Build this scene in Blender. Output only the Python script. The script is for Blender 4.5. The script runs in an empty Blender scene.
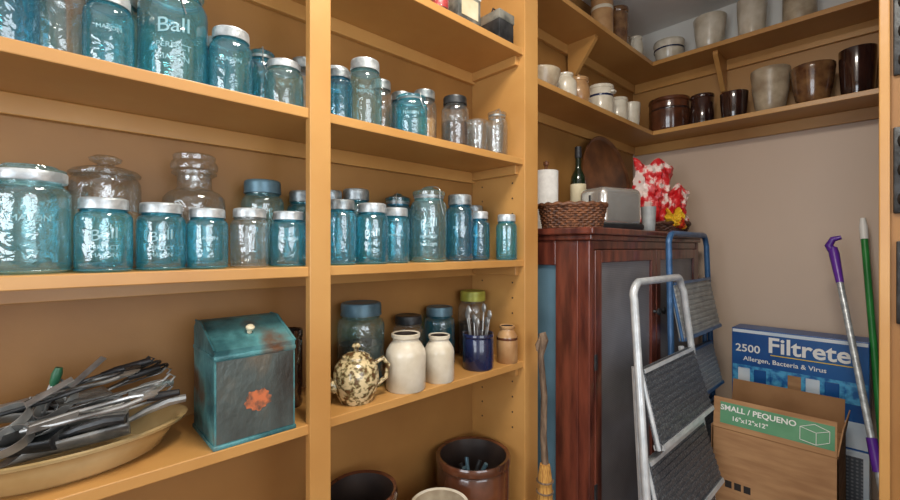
import bpy, bmesh, math, random
from mathutils import Vector, Matrix
random.seed(7)
E = 1.42   # eye height
scene = bpy.context.scene
COL = scene.collection

# ------------------------------------------------------------------ materials
def srgb(r, g, b):
    def f(c):
        c /= 255.0
        return c/12.92 if c <= 0.04045 else ((c+0.055)/1.055)**2.4
    return (f(r), f(g), f(b), 1.0)

def new_mat(name):
    m = bpy.data.materials.new(name); m.use_nodes = True
    nt = m.node_tree
    for n in list(nt.nodes): nt.nodes.remove(n)
    out = nt.nodes.new('ShaderNodeOutputMaterial')
    return m, nt, out

def M(name, c1, c2=None, rough=0.5, metal=0.0, scale=8.0, stretch=(1,1,1), bump=0.0, bscale=None,
      lo=0.35, hi=0.65, detail=4, coat=0.0, c3=None):
    m, nt, out = new_mat(name)
    L = nt.links
    p = nt.nodes.new('ShaderNodeBsdfPrincipled')
    p.inputs['Roughness'].default_value = rough
    p.inputs['Metallic'].default_value = metal
    if coat: p.inputs['Coat Weight'].default_value = coat
    L.new(p.outputs[0], out.inputs[0])
    tc = nt.nodes.new('ShaderNodeTexCoord')
    mp = nt.nodes.new('ShaderNodeMapping'); mp.inputs['Scale'].default_value = stretch
    L.new(tc.outputs['Object'], mp.inputs[0])
    no = nt.nodes.new('ShaderNodeTexNoise'); no.inputs['Scale'].default_value = scale
    no.inputs['Detail'].default_value = detail
    L.new(mp.outputs[0], no.inputs['Vector'])
    cr = nt.nodes.new('ShaderNodeValToRGB')
    cr.color_ramp.elements[0].position = lo; cr.color_ramp.elements[0].color = c1
    cr.color_ramp.elements[1].position = hi; cr.color_ramp.elements[1].color = c2 or c1
    if c3:
        e = cr.color_ramp.elements.new((lo+hi)/2); e.color = c3
    L.new(no.outputs[0], cr.inputs[0]); L.new(cr.outputs[0], p.inputs['Base Color'])
    if bump:
        n2 = nt.nodes.new('ShaderNodeTexNoise'); n2.inputs['Scale'].default_value = bscale or scale*3
        n2.inputs['Detail'].default_value = 5
        L.new(mp.outputs[0], n2.inputs['Vector'])
        b = nt.nodes.new('ShaderNodeBump'); b.inputs['Strength'].default_value = bump
        b.inputs['Distance'].default_value = 0.004
        L.new(n2.outputs[0], b.inputs['Height']); L.new(b.outputs[0], p.inputs['Normal'])
    return m

def G(name, tint, body, edge, a=0.12, b=0.6, gl=0.12):
    """old pressed glass: tinted transmission + milky body + gloss"""
    m, nt, out = new_mat(name); L = nt.links
    tc = nt.nodes.new('ShaderNodeTexCoord')
    n = nt.nodes.new('ShaderNodeTexNoise'); n.inputs['Scale'].default_value = 26; n.inputs['Detail'].default_value = 3
    n.inputs['Distortion'].default_value = 0.6
    L.new(tc.outputs['Object'], n.inputs['Vector'])
    bp = nt.nodes.new('ShaderNodeBump'); bp.inputs['Strength'].default_value = 0.8; bp.inputs['Distance'].default_value = 0.006
    L.new(n.outputs[0], bp.inputs['Height'])
    lw = nt.nodes.new('ShaderNodeLayerWeight'); lw.inputs[0].default_value = 0.4
    L.new(bp.outputs[0], lw.inputs['Normal'])
    rp = nt.nodes.new('ShaderNodeValToRGB')
    rp.color_ramp.elements[0].position = .1; rp.color_ramp.elements[0].color = body
    rp.color_ramp.elements[1].position = .85; rp.color_ramp.elements[1].color = edge
    L.new(lw.outputs['Facing'], rp.inputs[0])
    tr = nt.nodes.new('ShaderNodeBsdfTransparent'); tr.inputs[0].default_value = tint
    df = nt.nodes.new('ShaderNodeBsdfDiffuse'); tl = nt.nodes.new('ShaderNodeBsdfTranslucent')
    L.new(rp.outputs[0], df.inputs[0]); L.new(rp.outputs[0], tl.inputs[0])
    md = nt.nodes.new('ShaderNodeMixShader'); md.inputs[0].default_value = 0.45
    L.new(df.outputs[0], md.inputs[1]); L.new(tl.outputs[0], md.inputs[2])
    mr = nt.nodes.new('ShaderNodeMapRange'); mr.inputs[3].default_value = a; mr.inputs[4].default_value = b
    pf = nt.nodes.new('ShaderNodeMath'); pf.operation = 'POWER'; pf.inputs[1].default_value = 1.6
    L.new(lw.outputs['Facing'], pf.inputs[0]); L.new(pf.outputs[0], mr.inputs[0])
    m1 = nt.nodes.new('ShaderNodeMixShader'); L.new(mr.outputs[0], m1.inputs[0])
    L.new(tr.outputs[0], m1.inputs[1]); L.new(md.outputs[0], m1.inputs[2])
    g = nt.nodes.new('ShaderNodeBsdfGlossy'); g.inputs['Roughness'].default_value = 0.03
    g.inputs[0].default_value = (1, 1, 1, 1); L.new(bp.outputs[0], g.inputs['Normal'])
    m2r = nt.nodes.new('ShaderNodeMapRange'); m2r.inputs[3].default_value = gl; m2r.inputs[4].default_value = 0.55
    pw = nt.nodes.new('ShaderNodeMath'); pw.operation = 'POWER'; pw.inputs[1].default_value = 2.2
    L.new(lw.outputs['Facing'], pw.inputs[0]); L.new(pw.outputs[0], m2r.inputs[0])
    m2 = nt.nodes.new('ShaderNodeMixShader'); L.new(m2r.outputs[0], m2.inputs[0])
    L.new(m1.outputs[0], m2.inputs[1]); L.new(g.outputs[0], m2.inputs[2])
    L.new(m2.outputs[0], out.inputs[0])
    return m

OCH = M('ochre_paint', srgb(196,148,86), srgb(182,132,72), 0.36, scale=3, bump=0.15, bscale=25)
OCHB = M('ochre_wall', srgb(166,120,64), srgb(146,102,52), 0.5, scale=2.5, bump=0.15, bscale=30)
CEIL = M('ceiling_white', srgb(232,230,226), srgb(225,222,216), 0.8, scale=3)
FLOORM = M('floor_wood', srgb(120,78,44), srgb(92,58,34), 0.45, scale=4, stretch=(1,8,1), bump=0.2)
CAB = M('mahogany', srgb(118,60,44), srgb(70,32,26), 0.3, scale=9, stretch=(3,3,0.5), bump=0.15, coat=0.3)
CABD = M('mahogany_dark', srgb(70,32,26), srgb(44,20,18), 0.4, scale=9, stretch=(3,3,0.5))
ZINC = M('zinc', srgb(176,184,186), srgb(118,128,132), 0.4, 0.7, scale=40, bump=0.3)
ZINCL = M('zinc_light', srgb(214,220,222), srgb(160,168,172), 0.36, 0.45, scale=40, bump=0.3)
STEEL = M('steel', srgb(200,202,200), srgb(122,122,120), 0.3, 0.6, scale=14, bump=0.2)
DARKST = M('dark_metal', srgb(78,80,82), srgb(44,46,48), 0.4, 0.6, scale=20, bump=0.3)
PEWTER = M('pewter', srgb(160,160,156), srgb(92,92,90), 0.34, 0.6, scale=14, bump=0.2)
CHROME = M('chrome', srgb(226,224,218), srgb(206,204,198), 0.18, 0.75, scale=6)
BLACK = M('black_plastic', srgb(36,36,38), srgb(24,24,26), 0.45, scale=20)
TREAD = M('tread_rubber', srgb(66,70,76), srgb(124,128,132), 0.45, 0.2, scale=140, lo=.48, hi=.7)
TREADG = M('tread_grey', srgb(132,138,142), srgb(160,166,170), 0.45, 0.2, scale=80)
WHITE = M('white_ceramic', srgb(220,212,194), srgb(190,178,154), 0.28, scale=12, coat=0.4)
WHITEP = M('white_plastic', srgb(236,236,232), None, 0.4)
STONE = M('stoneware_grey', srgb(192,178,152), srgb(154,136,112), 0.35, scale=14, bump=0.15, coat=0.3)
TANST = M('stoneware_tan', srgb(186,146,100), srgb(146,104,64), 0.35, scale=10, coat=0.4)
BROWNC = M('brown_glaze', srgb(104,60,38), srgb(66,38,26), 0.18, scale=9, coat=0.8)
DKBR = M('dark_brown_glaze', srgb(60,36,30), srgb(36,24,22), 0.14, scale=9, coat=0.9)
MOTTLE = M('mottled_brown_glaze', srgb(84,52,34), srgb(134,98,62), 0.18, scale=18, coat=0.7)
COBALT = M('cobalt_glaze', srgb(26,38,78), srgb(16,24,50), 0.2, scale=9, coat=0.6)
INNER = M('crock_inside', srgb(60,48,42), srgb(40,32,30), 0.4, scale=9)
SPONGE = M('spongeware', srgb(92,66,40), srgb(212,192,148), 0.25, scale=70, lo=0.42, hi=0.56, detail=8, coat=0.5, c3=srgb(134,124,86))
TEALP = M('old_teal_paint', srgb(40,86,92), srgb(104,72,50), 0.42, 0.2, scale=9, lo=0.38, hi=0.70, detail=14, bump=0.5, bscale=60, c3=srgb(86,146,150))
RUSTF = M('tarnished_front', srgb(58,54,50), srgb(120,104,84), 0.36, 0.35, scale=7, stretch=(1,1,.6), lo=0.34, hi=0.72, detail=15, bump=0.5, bscale=70, c3=srgb(88,98,96))
ORANGE = M('orange_label', srgb(196,108,66), srgb(98,72,58), 0.5, scale=50, lo=0.44, hi=0.64, detail=10)
ENAM = M('cream_enamel', srgb(204,180,132), srgb(170,144,98), 0.25, scale=7, coat=0.5)
WICK = M('wicker', srgb(128,80,48), srgb(76,46,30), 0.55, scale=60, bump=0.3)
WICKD = M('wicker_dark', srgb(92,54,36), srgb(54,32,24), 0.55, scale=60, bump=0.3)
TRAYM = M('tray_wood', srgb(126,80,48), srgb(84,50,32), 0.4, scale=10, stretch=(1,1,7))
BLUEP = M('ladder_blue', srgb(66,106,150), srgb(48,84,124), 0.35, 0.2, scale=20)
LGREY = M('ladder_white', srgb(200,204,206), srgb(176,182,186), 0.3, 0.25, scale=20)
GREYP = M('grey_plastic', srgb(160,162,160), srgb(132,136,136), 0.5, scale=20)
CARD = M('cardboard', srgb(180,138,96), srgb(160,118,80), 0.8, scale=6, stretch=(1,1,6))
CARDI = M('cardboard_inside', srgb(150,110,72), srgb(134,96,60), 0.85, scale=6)
GREENP = M('green_print', srgb(104,160,122), srgb(88,146,108), 0.7, scale=8)
INK = M('dark_ink', srgb(40,36,34), None, 0.7)
FBLUE = M('box_blue', srgb(26,92,158), srgb(14,66,132), 0.35, scale=5)
FLBLUE = M('box_light_blue', srgb(84,170,214), srgb(30,96,160), 0.35, scale=30, lo=0.4, hi=0.6)
FWHITE = M('box_white', srgb(222,230,236), srgb(196,212,226), 0.4, scale=6)
YEL = M('box_yellow', srgb(244,206,40), None, 0.4)
PURP = M('purple_plastic', srgb(104,52,160), srgb(84,40,140), 0.35, scale=9)
GRNP = M('green_plastic', srgb(48,140,66), srgb(36,116,54), 0.35, scale=9)
STRAW = M('straw', srgb(206,156,78), srgb(160,108,48), 0.8, scale=60, stretch=(4,4,0.3), bump=0.5)
WEATH = M('weathered_stick', srgb(134,112,90), srgb(84,66,52), 0.8, scale=30, stretch=(2,2,0.5), bump=0.4)
REDP = M('red_print', srgb(196,30,36), srgb(236,214,204), 0.28, scale=14, lo=0.47, hi=0.56, detail=6, c3=srgb(222,84,84))
YWP = M('yellow_print', srgb(232,190,50), srgb(206,60,36), 0.3, scale=12, lo=0.52, hi=0.56)
BOTG = M('bottle_glass_dark', srgb(18,34,20), srgb(12,24,16), 0.08, scale=5, coat=0.8)
LABEL = M('paper_label', srgb(214,204,176), srgb(190,176,140), 0.6, scale=12)
PAPER = M('paper_towel', srgb(240,238,232), srgb(226,224,218), 0.9, scale=40, bump=0.3)
GOLD = M('yellow_green_lid', srgb(176,178,76), srgb(140,140,56), 0.35, 0.2, scale=20)
BLUELID = M('blue_lid', srgb(104,136,150), srgb(74,104,120), 0.4, 0.4, scale=20)
TINM = M('old_tin_print', srgb(150,150,140), srgb(90,92,88), 0.4, 0.4, scale=16, lo=.4, hi=.6)
CONT = M('tan_contents', srgb(190,152,104), srgb(150,110,70), 0.8, scale=50, bump=0.4)
DKCONT = M('dark_contents', srgb(92,70,56), srgb(58,46,40), 0.8, scale=60, bump=0.5)
GRNH = M('green_wood_handle', srgb(52,120,84), srgb(38,92,66), 0.4, scale=20)

TEAL = G('aqua_glass', (0.46,0.86,0.94,1), srgb(112,206,226), srgb(20,98,130), 0.13, 0.66)
BLUEG = G('blue_glass', (0.34,0.74,0.88,1), srgb(84,176,206), srgb(14,76,112), 0.15, 0.7)
PALE = G('pale_aqua_glass', (0.74,0.94,0.96,1), srgb(176,222,226), srgb(62,124,142), 0.09, 0.48)
CLEAR = G('clear_glass', (0.93,0.95,0.95,1), srgb(200,208,208), srgb(84,96,102), 0.05, 0.42)
EMB = G('embossed_glass', (0.8,0.96,1,1), srgb(190,236,244), srgb(110,190,208), 0.7, 0.85, .2)

def screen_mat(name, ca, cb, sc=130):
    m, nt, out = new_mat(name); L = nt.links
    p = nt.nodes.new('ShaderNodeBsdfPrincipled'); p.inputs['Roughness'].default_value = 0.4; p.inputs['Metallic'].default_value=0.3
    tc = nt.nodes.new('ShaderNodeTexCoord')
    v = nt.nodes.new('ShaderNodeTexVoronoi'); v.inputs['Scale'].default_value = sc; v.inputs['Randomness'].default_value = 0.0
    L.new(tc.outputs['Object'], v.inputs['Vector'])
    r = nt.nodes.new('ShaderNodeValToRGB'); r.color_ramp.elements[0].position=.3; r.color_ramp.elements[0].color=ca
    r.color_ramp.elements[1].position=.5; r.color_ramp.elements[1].color=cb
    n = nt.nodes.new('ShaderNodeTexNoise'); n.inputs['Scale'].default_value=5; n.inputs['Detail'].default_value=6
    L.new(tc.outputs['Object'], n.inputs['Vector'])
    mx = nt.nodes.new('ShaderNodeMixRGB'); mx.blend_type='MULTIPLY'; mx.inputs[0].default_value=.7
    L.new(v.outputs['Distance'], r.inputs[0]); L.new(r.outputs[0], mx.inputs[1]); L.new(n.outputs[0], mx.inputs[2])
    L.new(mx.outputs[0], p.inputs['Base Color']); L.new(p.outputs[0], out.inputs[0])
    return m
SCR = screen_mat('screen_dark', srgb(104,104,110), srgb(160,160,166))
SCRB = screen_mat('screen_blue', srgb(70,104,124), srgb(120,158,178))
FMESH = screen_mat('filter_mesh', srgb(206,212,218), srgb(120,128,136), 60)

def wall_back_mat():
    m, nt, out = new_mat('wall_back_paint'); L = nt.links
    p = nt.nodes.new('ShaderNodeBsdfPrincipled'); p.inputs['Roughness'].default_value = 0.45
    g = nt.nodes.new('ShaderNodeNewGeometry'); s = nt.nodes.new('ShaderNodeSeparateXYZ'); L.new(g.outputs['Position'], s.inputs[0])
    mr = nt.nodes.new('ShaderNodeMapRange'); mr.inputs[1].default_value=0; mr.inputs[2].default_value=3
    L.new(s.outputs[2], mr.inputs[0])
    r = nt.nodes.new('ShaderNodeValToRGB'); r.color_ramp.interpolation='CONSTANT'
    r.color_ramp.elements[0].color = srgb(214,190,168)
    r.color_ramp.elements[1].position=(E+0.69)/3; r.color_ramp.elements[1].color=srgb(182,134,76)
    e=r.color_ramp.elements.new((E+1.12)/3); e.color=srgb(240,238,230)
    L.new(mr.outputs[0], r.inputs[0])
    n = nt.nodes.new('ShaderNodeTexNoise'); n.inputs['Scale'].default_value=2.5; n.inputs['Detail'].default_value=5
    mx = nt.nodes.new('ShaderNodeMixRGB'); mx.blend_type='MULTIPLY'; mx.inputs[0].default_value=0.25
    L.new(r.outputs[0], mx.inputs[1]); L.new(n.outputs[0], mx.inputs[2])
    L.new(mx.outputs[0], p.inputs['Base Color']); L.new(p.outputs[0], out.inputs[0])
    return m
WB = wall_back_mat()

# ------------------------------------------------------------------ builder
class B:
    def __init__(s): s.bm = bmesh.new(); s.mats = []
    def mi(s, m):
        if m not in s.mats: s.mats.append(m)
        return s.mats.index(m)
    def lathe(s, prof, mat, c=(0,0,0), segs=32, sx=1, sy=1, ripple=0, rot=None):
        i = s.mi(mat); rings = []
        for (r, z) in prof:
            if r < 1e-6: rings.append([s.bm.verts.new((c[0], c[1], c[2]+z))])
            else:
                ring = []
                for k in range(segs):
                    a = 2*math.pi*k/segs
                    rr = r*(1+(ripple if k % 2 else -ripple))
                    ring.append(s.bm.verts.new((c[0]+rr*math.cos(a)*sx, c[1]+rr*math.sin(a)*sy, c[2]+z)))
                rings.append(ring)
        if rot is not None:
            mm = Matrix.Translation(Vector(c)) @ rot @ Matrix.Translation(-Vector(c))
            for rg in rings:
                for v in rg: v.co = mm @ v.co
        for A, C in zip(rings, rings[1:]):
            if len(A) == 1 and len(C) == 1: continue
            for k in range(segs):
                k2 = (k+1) % segs
                try:
                    if len(A) == 1: f = s.bm.faces.new((A[0], C[k2], C[k]))
                    elif len(C) == 1: f = s.bm.faces.new((A[k], A[k2], C[0]))
                    else: f = s.bm.faces.new((A[k], A[k2], C[k2], C[k]))
                    f.material_index = i
                except ValueError: pass
        return s
    def box(s, lo, hi, mat, bev=0.0, mtx=None, seg=2):
        i = s.mi(mat)
        c = [(lo[k]+hi[k])/2 for k in range(3)]; d = [hi[k]-lo[k] for k in range(3)]
        t = bmesh.new(); bmesh.ops.create_cube(t, size=1)
        for v in t.verts: v.co = Vector((v.co.x*d[0]+c[0], v.co.y*d[1]+c[1], v.co.z*d[2]+c[2]))
        if bev: bmesh.ops.bevel(t, geom=t.edges[:], offset=bev, segments=seg, affect='EDGES', profile=0.5)
        s.merge(t, i, mtx); return s
    def merge(s, t, i, mtx=None):
        mp = {}
        for v in t.verts: mp[v] = s.bm.verts.new((mtx @ v.co) if mtx else v.co)
        for f in t.faces:
            try: nf = s.bm.faces.new([mp[v] for v in f.verts]); nf.material_index = i
            except ValueError: pass
        t.free()
    def prism(s, pts2, y0, y1, mat, axis='y'):
        i = s.mi(mat)
        def P(a, b, y): return (a, y, b) if axis == 'y' else ((y, a, b) if axis == 'x' else (a, b, y))
        A = [s.bm.verts.new(P(a, b, y0)) for a, b in pts2]; C = [s.bm.verts.new(P(a, b, y1)) for a, b in pts2]
        n = len(pts2); fs = [s.bm.faces.new(A[::-1]), s.bm.faces.new(C)]
        for k in range(n): fs.append(s.bm.faces.new((A[k], A[(k+1) % n], C[(k+1) % n], C[k])))
        for f in fs: f.material_index = i
        return s
    def tube(s, pts, r, mat, segs=8, closed=False, cap=True):
        i = s.mi(mat); P = [Vector(p) for p in pts]; n = len(P); rings = []; up = None
        for k in range(n):
            if closed: t = (P[(k+1) % n]-P[k-1]).normalized()
            else: t = (P[min(k+1, n-1)]-P[max(k-1, 0)]).normalized()
            if up is None:
                up = Vector((0, 0, 1)) if abs(t.z) < .9 else Vector((1, 0, 0))
            u = (up-t*up.dot(t)).normalized(); w = t.cross(u); up = u
            rr = r[k] if isinstance(r, (list, tuple)) else r
            rings.append([s.bm.verts.new(P[k]+u*rr*math.cos(2*math.pi*j/segs)+w*rr*math.sin(2*math.pi*j/segs)) for j in range(segs)])
        pairs = list(zip(rings, rings[1:]))
        if closed: pairs.append((rings[-1], rings[0]))
        for A, C in pairs:
            for j in range(segs):
                f = s.bm.faces.new((A[j], A[(j+1) % segs], C[(j+1) % segs], C[j])); f.material_index = i
        if cap and not closed:
            for rg in (rings[0][::-1], rings[-1]):
                f = s.bm.faces.new(rg); f.material_index = i
        return s
    def done(s, name, loc=(0,0,0), rz=0, parent=None, smooth=True, ang=38):
        bmesh.ops.recalc_face_normals(s.bm, faces=s.bm.faces[:])
        me = bpy.data.meshes.new(name); s.bm.to_mesh(me); s.bm.free()
        for m in s.mats: me.materials.append(m)
        if smooth:
            for p in me.polygons: p.use_smooth = True
            me.set_sharp_from_angle(angle=math.radians(ang))
        o = bpy.data.objects.new(name, me); COL.objects.link(o)
        o.location = loc; o.rotation_euler = (0, 0, rz)
        if parent: o.parent = parent
        return o

def text_mesh(body, size, ext=0.0005, bold=0.0):
    cu = bpy.data.curves.new('t', 'FONT'); cu.body = body; cu.size = size; cu.extrude = ext
    cu.align_x = 'CENTER'; cu.align_y = 'CENTER'; cu.resolution_u = 3; cu.offset = bold
    o = bpy.data.objects.new('t', cu); COL.objects.link(o)
    bpy.context.view_layer.update()
    dg = bpy.context.evaluated_depsgraph_get()
    me = bpy.data.meshes.new_from_object(o.evaluated_get(dg))
    bpy.data.objects.remove(o); return me

def wrap_text(b, body, size, r, z, ang, mat, ext=0.0008, bold=0.0, slope=0.0):
    me = text_mesh(body, size, ext, bold); i = b.mi(mat); vs = []
    for v in me.vertices:
        a = ang+v.co.x/r; rr = r+0.0004+v.co.z+ext
        vs.append(b.bm.verts.new((rr*math.cos(a), rr*math.sin(a), z+v.co.y+v.co.x*slope)))
    for p in me.polygons:
        try: f = b.bm.faces.new([vs[k] for k in p.vertices]); f.material_index = i
        except ValueError: pass
    bpy.data.meshes.remove(me)

def flat_text(name, body, size, mat, loc, rot, parent, bold=0.0):
    me = text_mesh(body, size, 0.0006, bold); me.name = name; me.materials.clear(); me.materials.append(mat)
    o = bpy.data.objects.new(name, me); COL.objects.link(o); o.location = loc; o.rotation_euler = rot; o.parent = parent
    return o

def empty(name):
    o = bpy.data.objects.new(name, None); COL.objects.link(o); return o

def rect_obj(name, lo, hi, mat, parent=None, bev=0.0):
    return B().box(lo, hi, mat, bev).done(name, parent=parent, smooth=False)

# ------------------------------------------------------------------ room
XW, YW = -1.28, 2.93
ZC = 2.85
rect_obj('floor', (XW-.1, -2.4, -.08), (1.7, YW+.1, 0), FLOORM)
rect_obj('ceiling', (XW-.1, -2.4, ZC), (1.7, YW+.1, ZC+.08), CEIL)
rect_obj('wall_left', (XW-.1, -2.4, 0), (XW, YW+.1, ZC), OCHB)
rect_obj('wall_back', (XW, YW, 0), (1.7, YW+.1, ZC), WB)
b = B(); wy0, wy1, wz0, wz1 = -0.7, 0.9, 0.95, 2.35
b.box((1.6,-2.4,0),(1.7,wy0,ZC),CEIL).box((1.6,wy1,0),(1.7,YW,ZC),CEIL).box((1.6,wy0,0),(1.7,wy1,wz0),CEIL).box((1.6,wy0,wz1),(1.7,wy1,ZC),CEIL)
b.done('wall_right', smooth=False)
b = B(); wx0, wx1 = -0.9, 0.9
b.box((XW,-2.4,0),(wx0,-2.3,ZC),CEIL).box((wx1,-2.4,0),(1.6,-2.3,ZC),CEIL).box((wx0,-2.4,0),(wx1,-2.3,wz0),CEIL).box((wx0,-2.4,wz1),(wx1,-2.3,ZC),CEIL)
b.done('wall_front', smooth=False)
WT = M('window_trim', srgb(230,226,216), None, .4)
b = B()
for y in (wy0,(wy0+wy1)/2,wy1): b.box((1.50,y-.03,wz0),(1.55,y+.03,wz1),WT)
for z in (wz0,(wz0+wz1)/2,wz1): b.box((1.50,wy0,z-.03),(1.55,wy1,z+.03),WT)
b.done('window_1', smooth=False)
b = B()
for x in (wx0,0,wx1): b.box((x-.03,-2.25,wz0),(x+.03,-2.20,wz1),WT)
for z in (wz0,(wz0+wz1)/2,wz1): b.box((wx0,-2.25,z-.03),(wx1,-2.20,z+.03),WT)
b.done('window_2', smooth=False)
rect_obj('wall_partition', (-.030,1.80,0),(1.6,1.87,ZC), OCHB)
rect_obj('trim_1', (-.053,1.775,0),(-.030,1.88,ZC), OCH, bev=.003)

# ------------------------------------------------------------------ built in shelving (left wall)
S0, S1, S3, S4, S5 = .767, .345, -.046, -.435, -1.06
T = .025
SH = empty('built_in_shelving')
for n_, s_ in enumerate((S0, S1, S3, S4, S5)):
    z = E+s_
    rect_obj('board_%d'%n_, (XW,-1.6,z-T),(-1.008,1.337,z),OCH,SH,.002)
    rect_obj('back_cleat_%d'%n_, (XW,-1.6,z-T-.045),(XW+.02,1.337,z-T),OCH,SH,.002)
    rect_obj('side_cleat_%d'%n_, (XW+.02,1.317,z-T-.035),(-1.03,1.337,z-T),OCH,SH,.002)
rect_obj('post_1',(-1.025,-.62,0),(-1.0,-.57,ZC),OCH,SH,.002)
rect_obj('post_2',(-1.025,.471,0),(-1.0,.527,ZC),OCH,SH,.002)
rect_obj('divider',(XW,1.337,0),(-1.0,1.422,ZC),OCH,SH,.002)
rect_obj('end_panel',(XW,-1.66,0),(-1.0,-1.6,ZC),OCH,SH,.002)
b = B()
for s_ in (S1,S3,S4):
    for kx in (-1.06,-1.22):
        for j in range(4):
            b.lathe([(0,0),(.0035,0),(.0035,.001),(0,.001)], INNER, (kx,1.3365,E+s_-.09-j*.06), 8, rot=Matrix.Rotation(math.pi/2,4,'X'))
b.done('peg_holes', smooth=False, parent=SH)

R1, R2 = .709, 1.13
CS = empty('corner_shelf')
for n_, s_ in enumerate((R1, R2)):
    z = E+s_
    rect_obj('left_board_%d'%n_,(XW,1.422,z-T),(-1.05,YW,z),OCH,CS,.002)
    rect_obj('back_board_%d'%n_,(-1.05,2.68,z-T),(1.6,YW,z),OCH,CS,.002)
    rect_obj('left_cleat_%d'%n_,(XW,1.422,z-T-.05),(XW+.02,YW-.02,z-T),OCH,CS,.002)
    rect_obj('back_cleat_%d'%n_,(XW+.02,YW-.02,z-T-.06),(1.6,YW,z-T),OCH,CS,.002)
z = E+R2-T
for x in (-.73,.25):
    B().prism([(2.93-.02,z-.19),(2.93-.02,z),(2.73,z),(2.73,z-.02),(2.88,z-.19)], x-.012, x+.012, OCH, 'x').done('bracket',parent=CS,smooth=False)
B().prism([(XW+.02,z-.19),(XW+.02,z),(-1.10,z),(-1.10,z-.02),(XW+.05,z-.19)], 2.08-.012, 2.08+.012, OCH, 'y').done('bracket',parent=CS,smooth=False)

# ------------------------------------------------------------------ jars
def jar(x, y, s_, r, h, glass=TEAL, lid='zinc', text=None, name='mason_jar', fill=None):
    b = B()
    neck = .76
    body = [(0,.006),(r*.7,.006),(r*.82,.001),(r*.93,.003),(r,.012),(r,h*.70),(r*.985,h*.745),(r*.92,h*.785),(r*.82,h*.81),(r*neck,h*.825),(r*neck,h*.86)]
    b.lathe(body, glass, segs=36)
    b.lathe([(0,.016),(r*.84,.014),(r*.9,.018)], glass, segs=24)
    lr = r*.85
    def ring(z, rr, th): b.lathe([(rr,z-th),(rr+th,z),(rr,z+th)], glass)
    ring(h*.825, r*.78, .0025); ring(h*.03, r*.985, .002)
    if lid in ('zinc','zl','dark','gold','blue'):
        m = {'zinc':ZINC,'zl':ZINCL,'dark':DARKST,'gold':GOLD,'blue':BLUELID}[lid]
        b.lathe([(lr,h*.845),(lr*1.03,h*.85),(lr*1.03,h*.862)], m, segs=48)
        b.lathe([(lr,h*.862),(lr,h*.965)], m, segs=72, ripple=.012)
        b.lathe([(lr*1.01,h*.965),(lr*.98,h*.99),(lr*.9,h),(lr*.8,h*.992),(0,h*.992)], m, segs=48)
    elif lid in ('glass','bail'):
        b.lathe([(lr*.98,h*.855),(lr*.98,h*.885)], ZINC, segs=40)
        b.lathe([(lr*1.05,h*.886),(lr*1.06,h*.93),(lr*.95,h*.945),(lr*.6,h*.965),(lr*.35,h*.985),(lr*.3,h),(0,h)], glass, segs=36)
        pts = [(-lr*1.08,0,h*.84)]+[(lr*1.1*math.cos(a),0.0,h*.93+h*.08*math.sin(a)) for a in [math.pi-math.pi*k/10 for k in range(11)]]+[(lr*1.08,0,h*.84)]
        b.tube(pts, .0014, STEEL, 6)
        b.tube([(lr*.95*math.cos(2*math.pi*k/24),lr*.95*math.sin(2*math.pi*k/24),h*.85) for k in range(24)], .0014, STEEL, 6, closed=True)
        b.tube([(lr*1.08,0,h*.84),(r*1.03,0,h*.74),(r*1.04,.01,h*.62)], .0014, STEEL, 6)
    elif lid == 'silver':
        b.lathe([(r*.90,h*.845),(r*.92,h*.86),(r*.92,h*.93),(r*.90,h*.94)], ZINCL, segs=60)
        b.lathe([(r*.90,h*.94),(r*.88,h*.965),(r*.7,h*.975),(r*.66,h*.995),(0,h)], glass, segs=36)
    elif lid == 'stopper':
        b.lathe([(lr*.8,h*.80),(lr*1.15,h*.81),(lr*1.18,h*.83),(lr*1.05,h*.86),(lr*.7,h*.885),(lr*.35,h*.9),(lr*.25,h*.915),(lr*.5,h*.94),(lr*.55,h*.965),(lr*.35,h*.99),(0,h)], glass, segs=36)
    if fill:
        b.lathe([(0,.016),(r*.9,.016),(r*.92,.03),(r*.92,h*.5),(r*.5,h*.53),(0,h*.52)], fill, segs=28)
    if text:
        a = math.atan2(-y,-x)
        if text == 'B':
            wrap_text(b, 'Ball', r*.66, r, h*.50, a, EMB, slope=.18)
            wrap_text(b, 'PERFECT', r*.25, r, h*.33, a, EMB)
            wrap_text(b, 'MASON', r*.25, r, h*.23, a, EMB)
        else:
            wrap_text(b, 'MASON', r*.28, r, h*.5, a, EMB)
    return b.done(name, (x,y,E+s_), 0 if text else random.uniform(-1,1))

def apothecary(x,y,s_,r,h,glass=CLEAR,name='apothecary_jar'):
    b = B()
    b.lathe([(0,.006),(r*.9,.003),(r,.01),(r,h*.55),(r*.97,h*.61),(r*.82,h*.66),(r*.6,h*.685),(r*.55,h*.71),(r*.55,h*.80),(r*.72,h*.825),(r*.72,h*.84),(r*.52,h*.845)], glass, segs=40)
    b.lathe([(r*.50,h*.76),(r*.52,h*.85),(r*.74,h*.865),(r*.76,h*.90),(r*.72,h*.93),(r*.66,h*.945),(r*.68,h*.985),(r*.6,h),(0,h)], glass, segs=40)
    b.lathe([(0,.015),(r*.88,.015)], glass, segs=30)
    return b.done(name,(x,y,E+s_))

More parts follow.
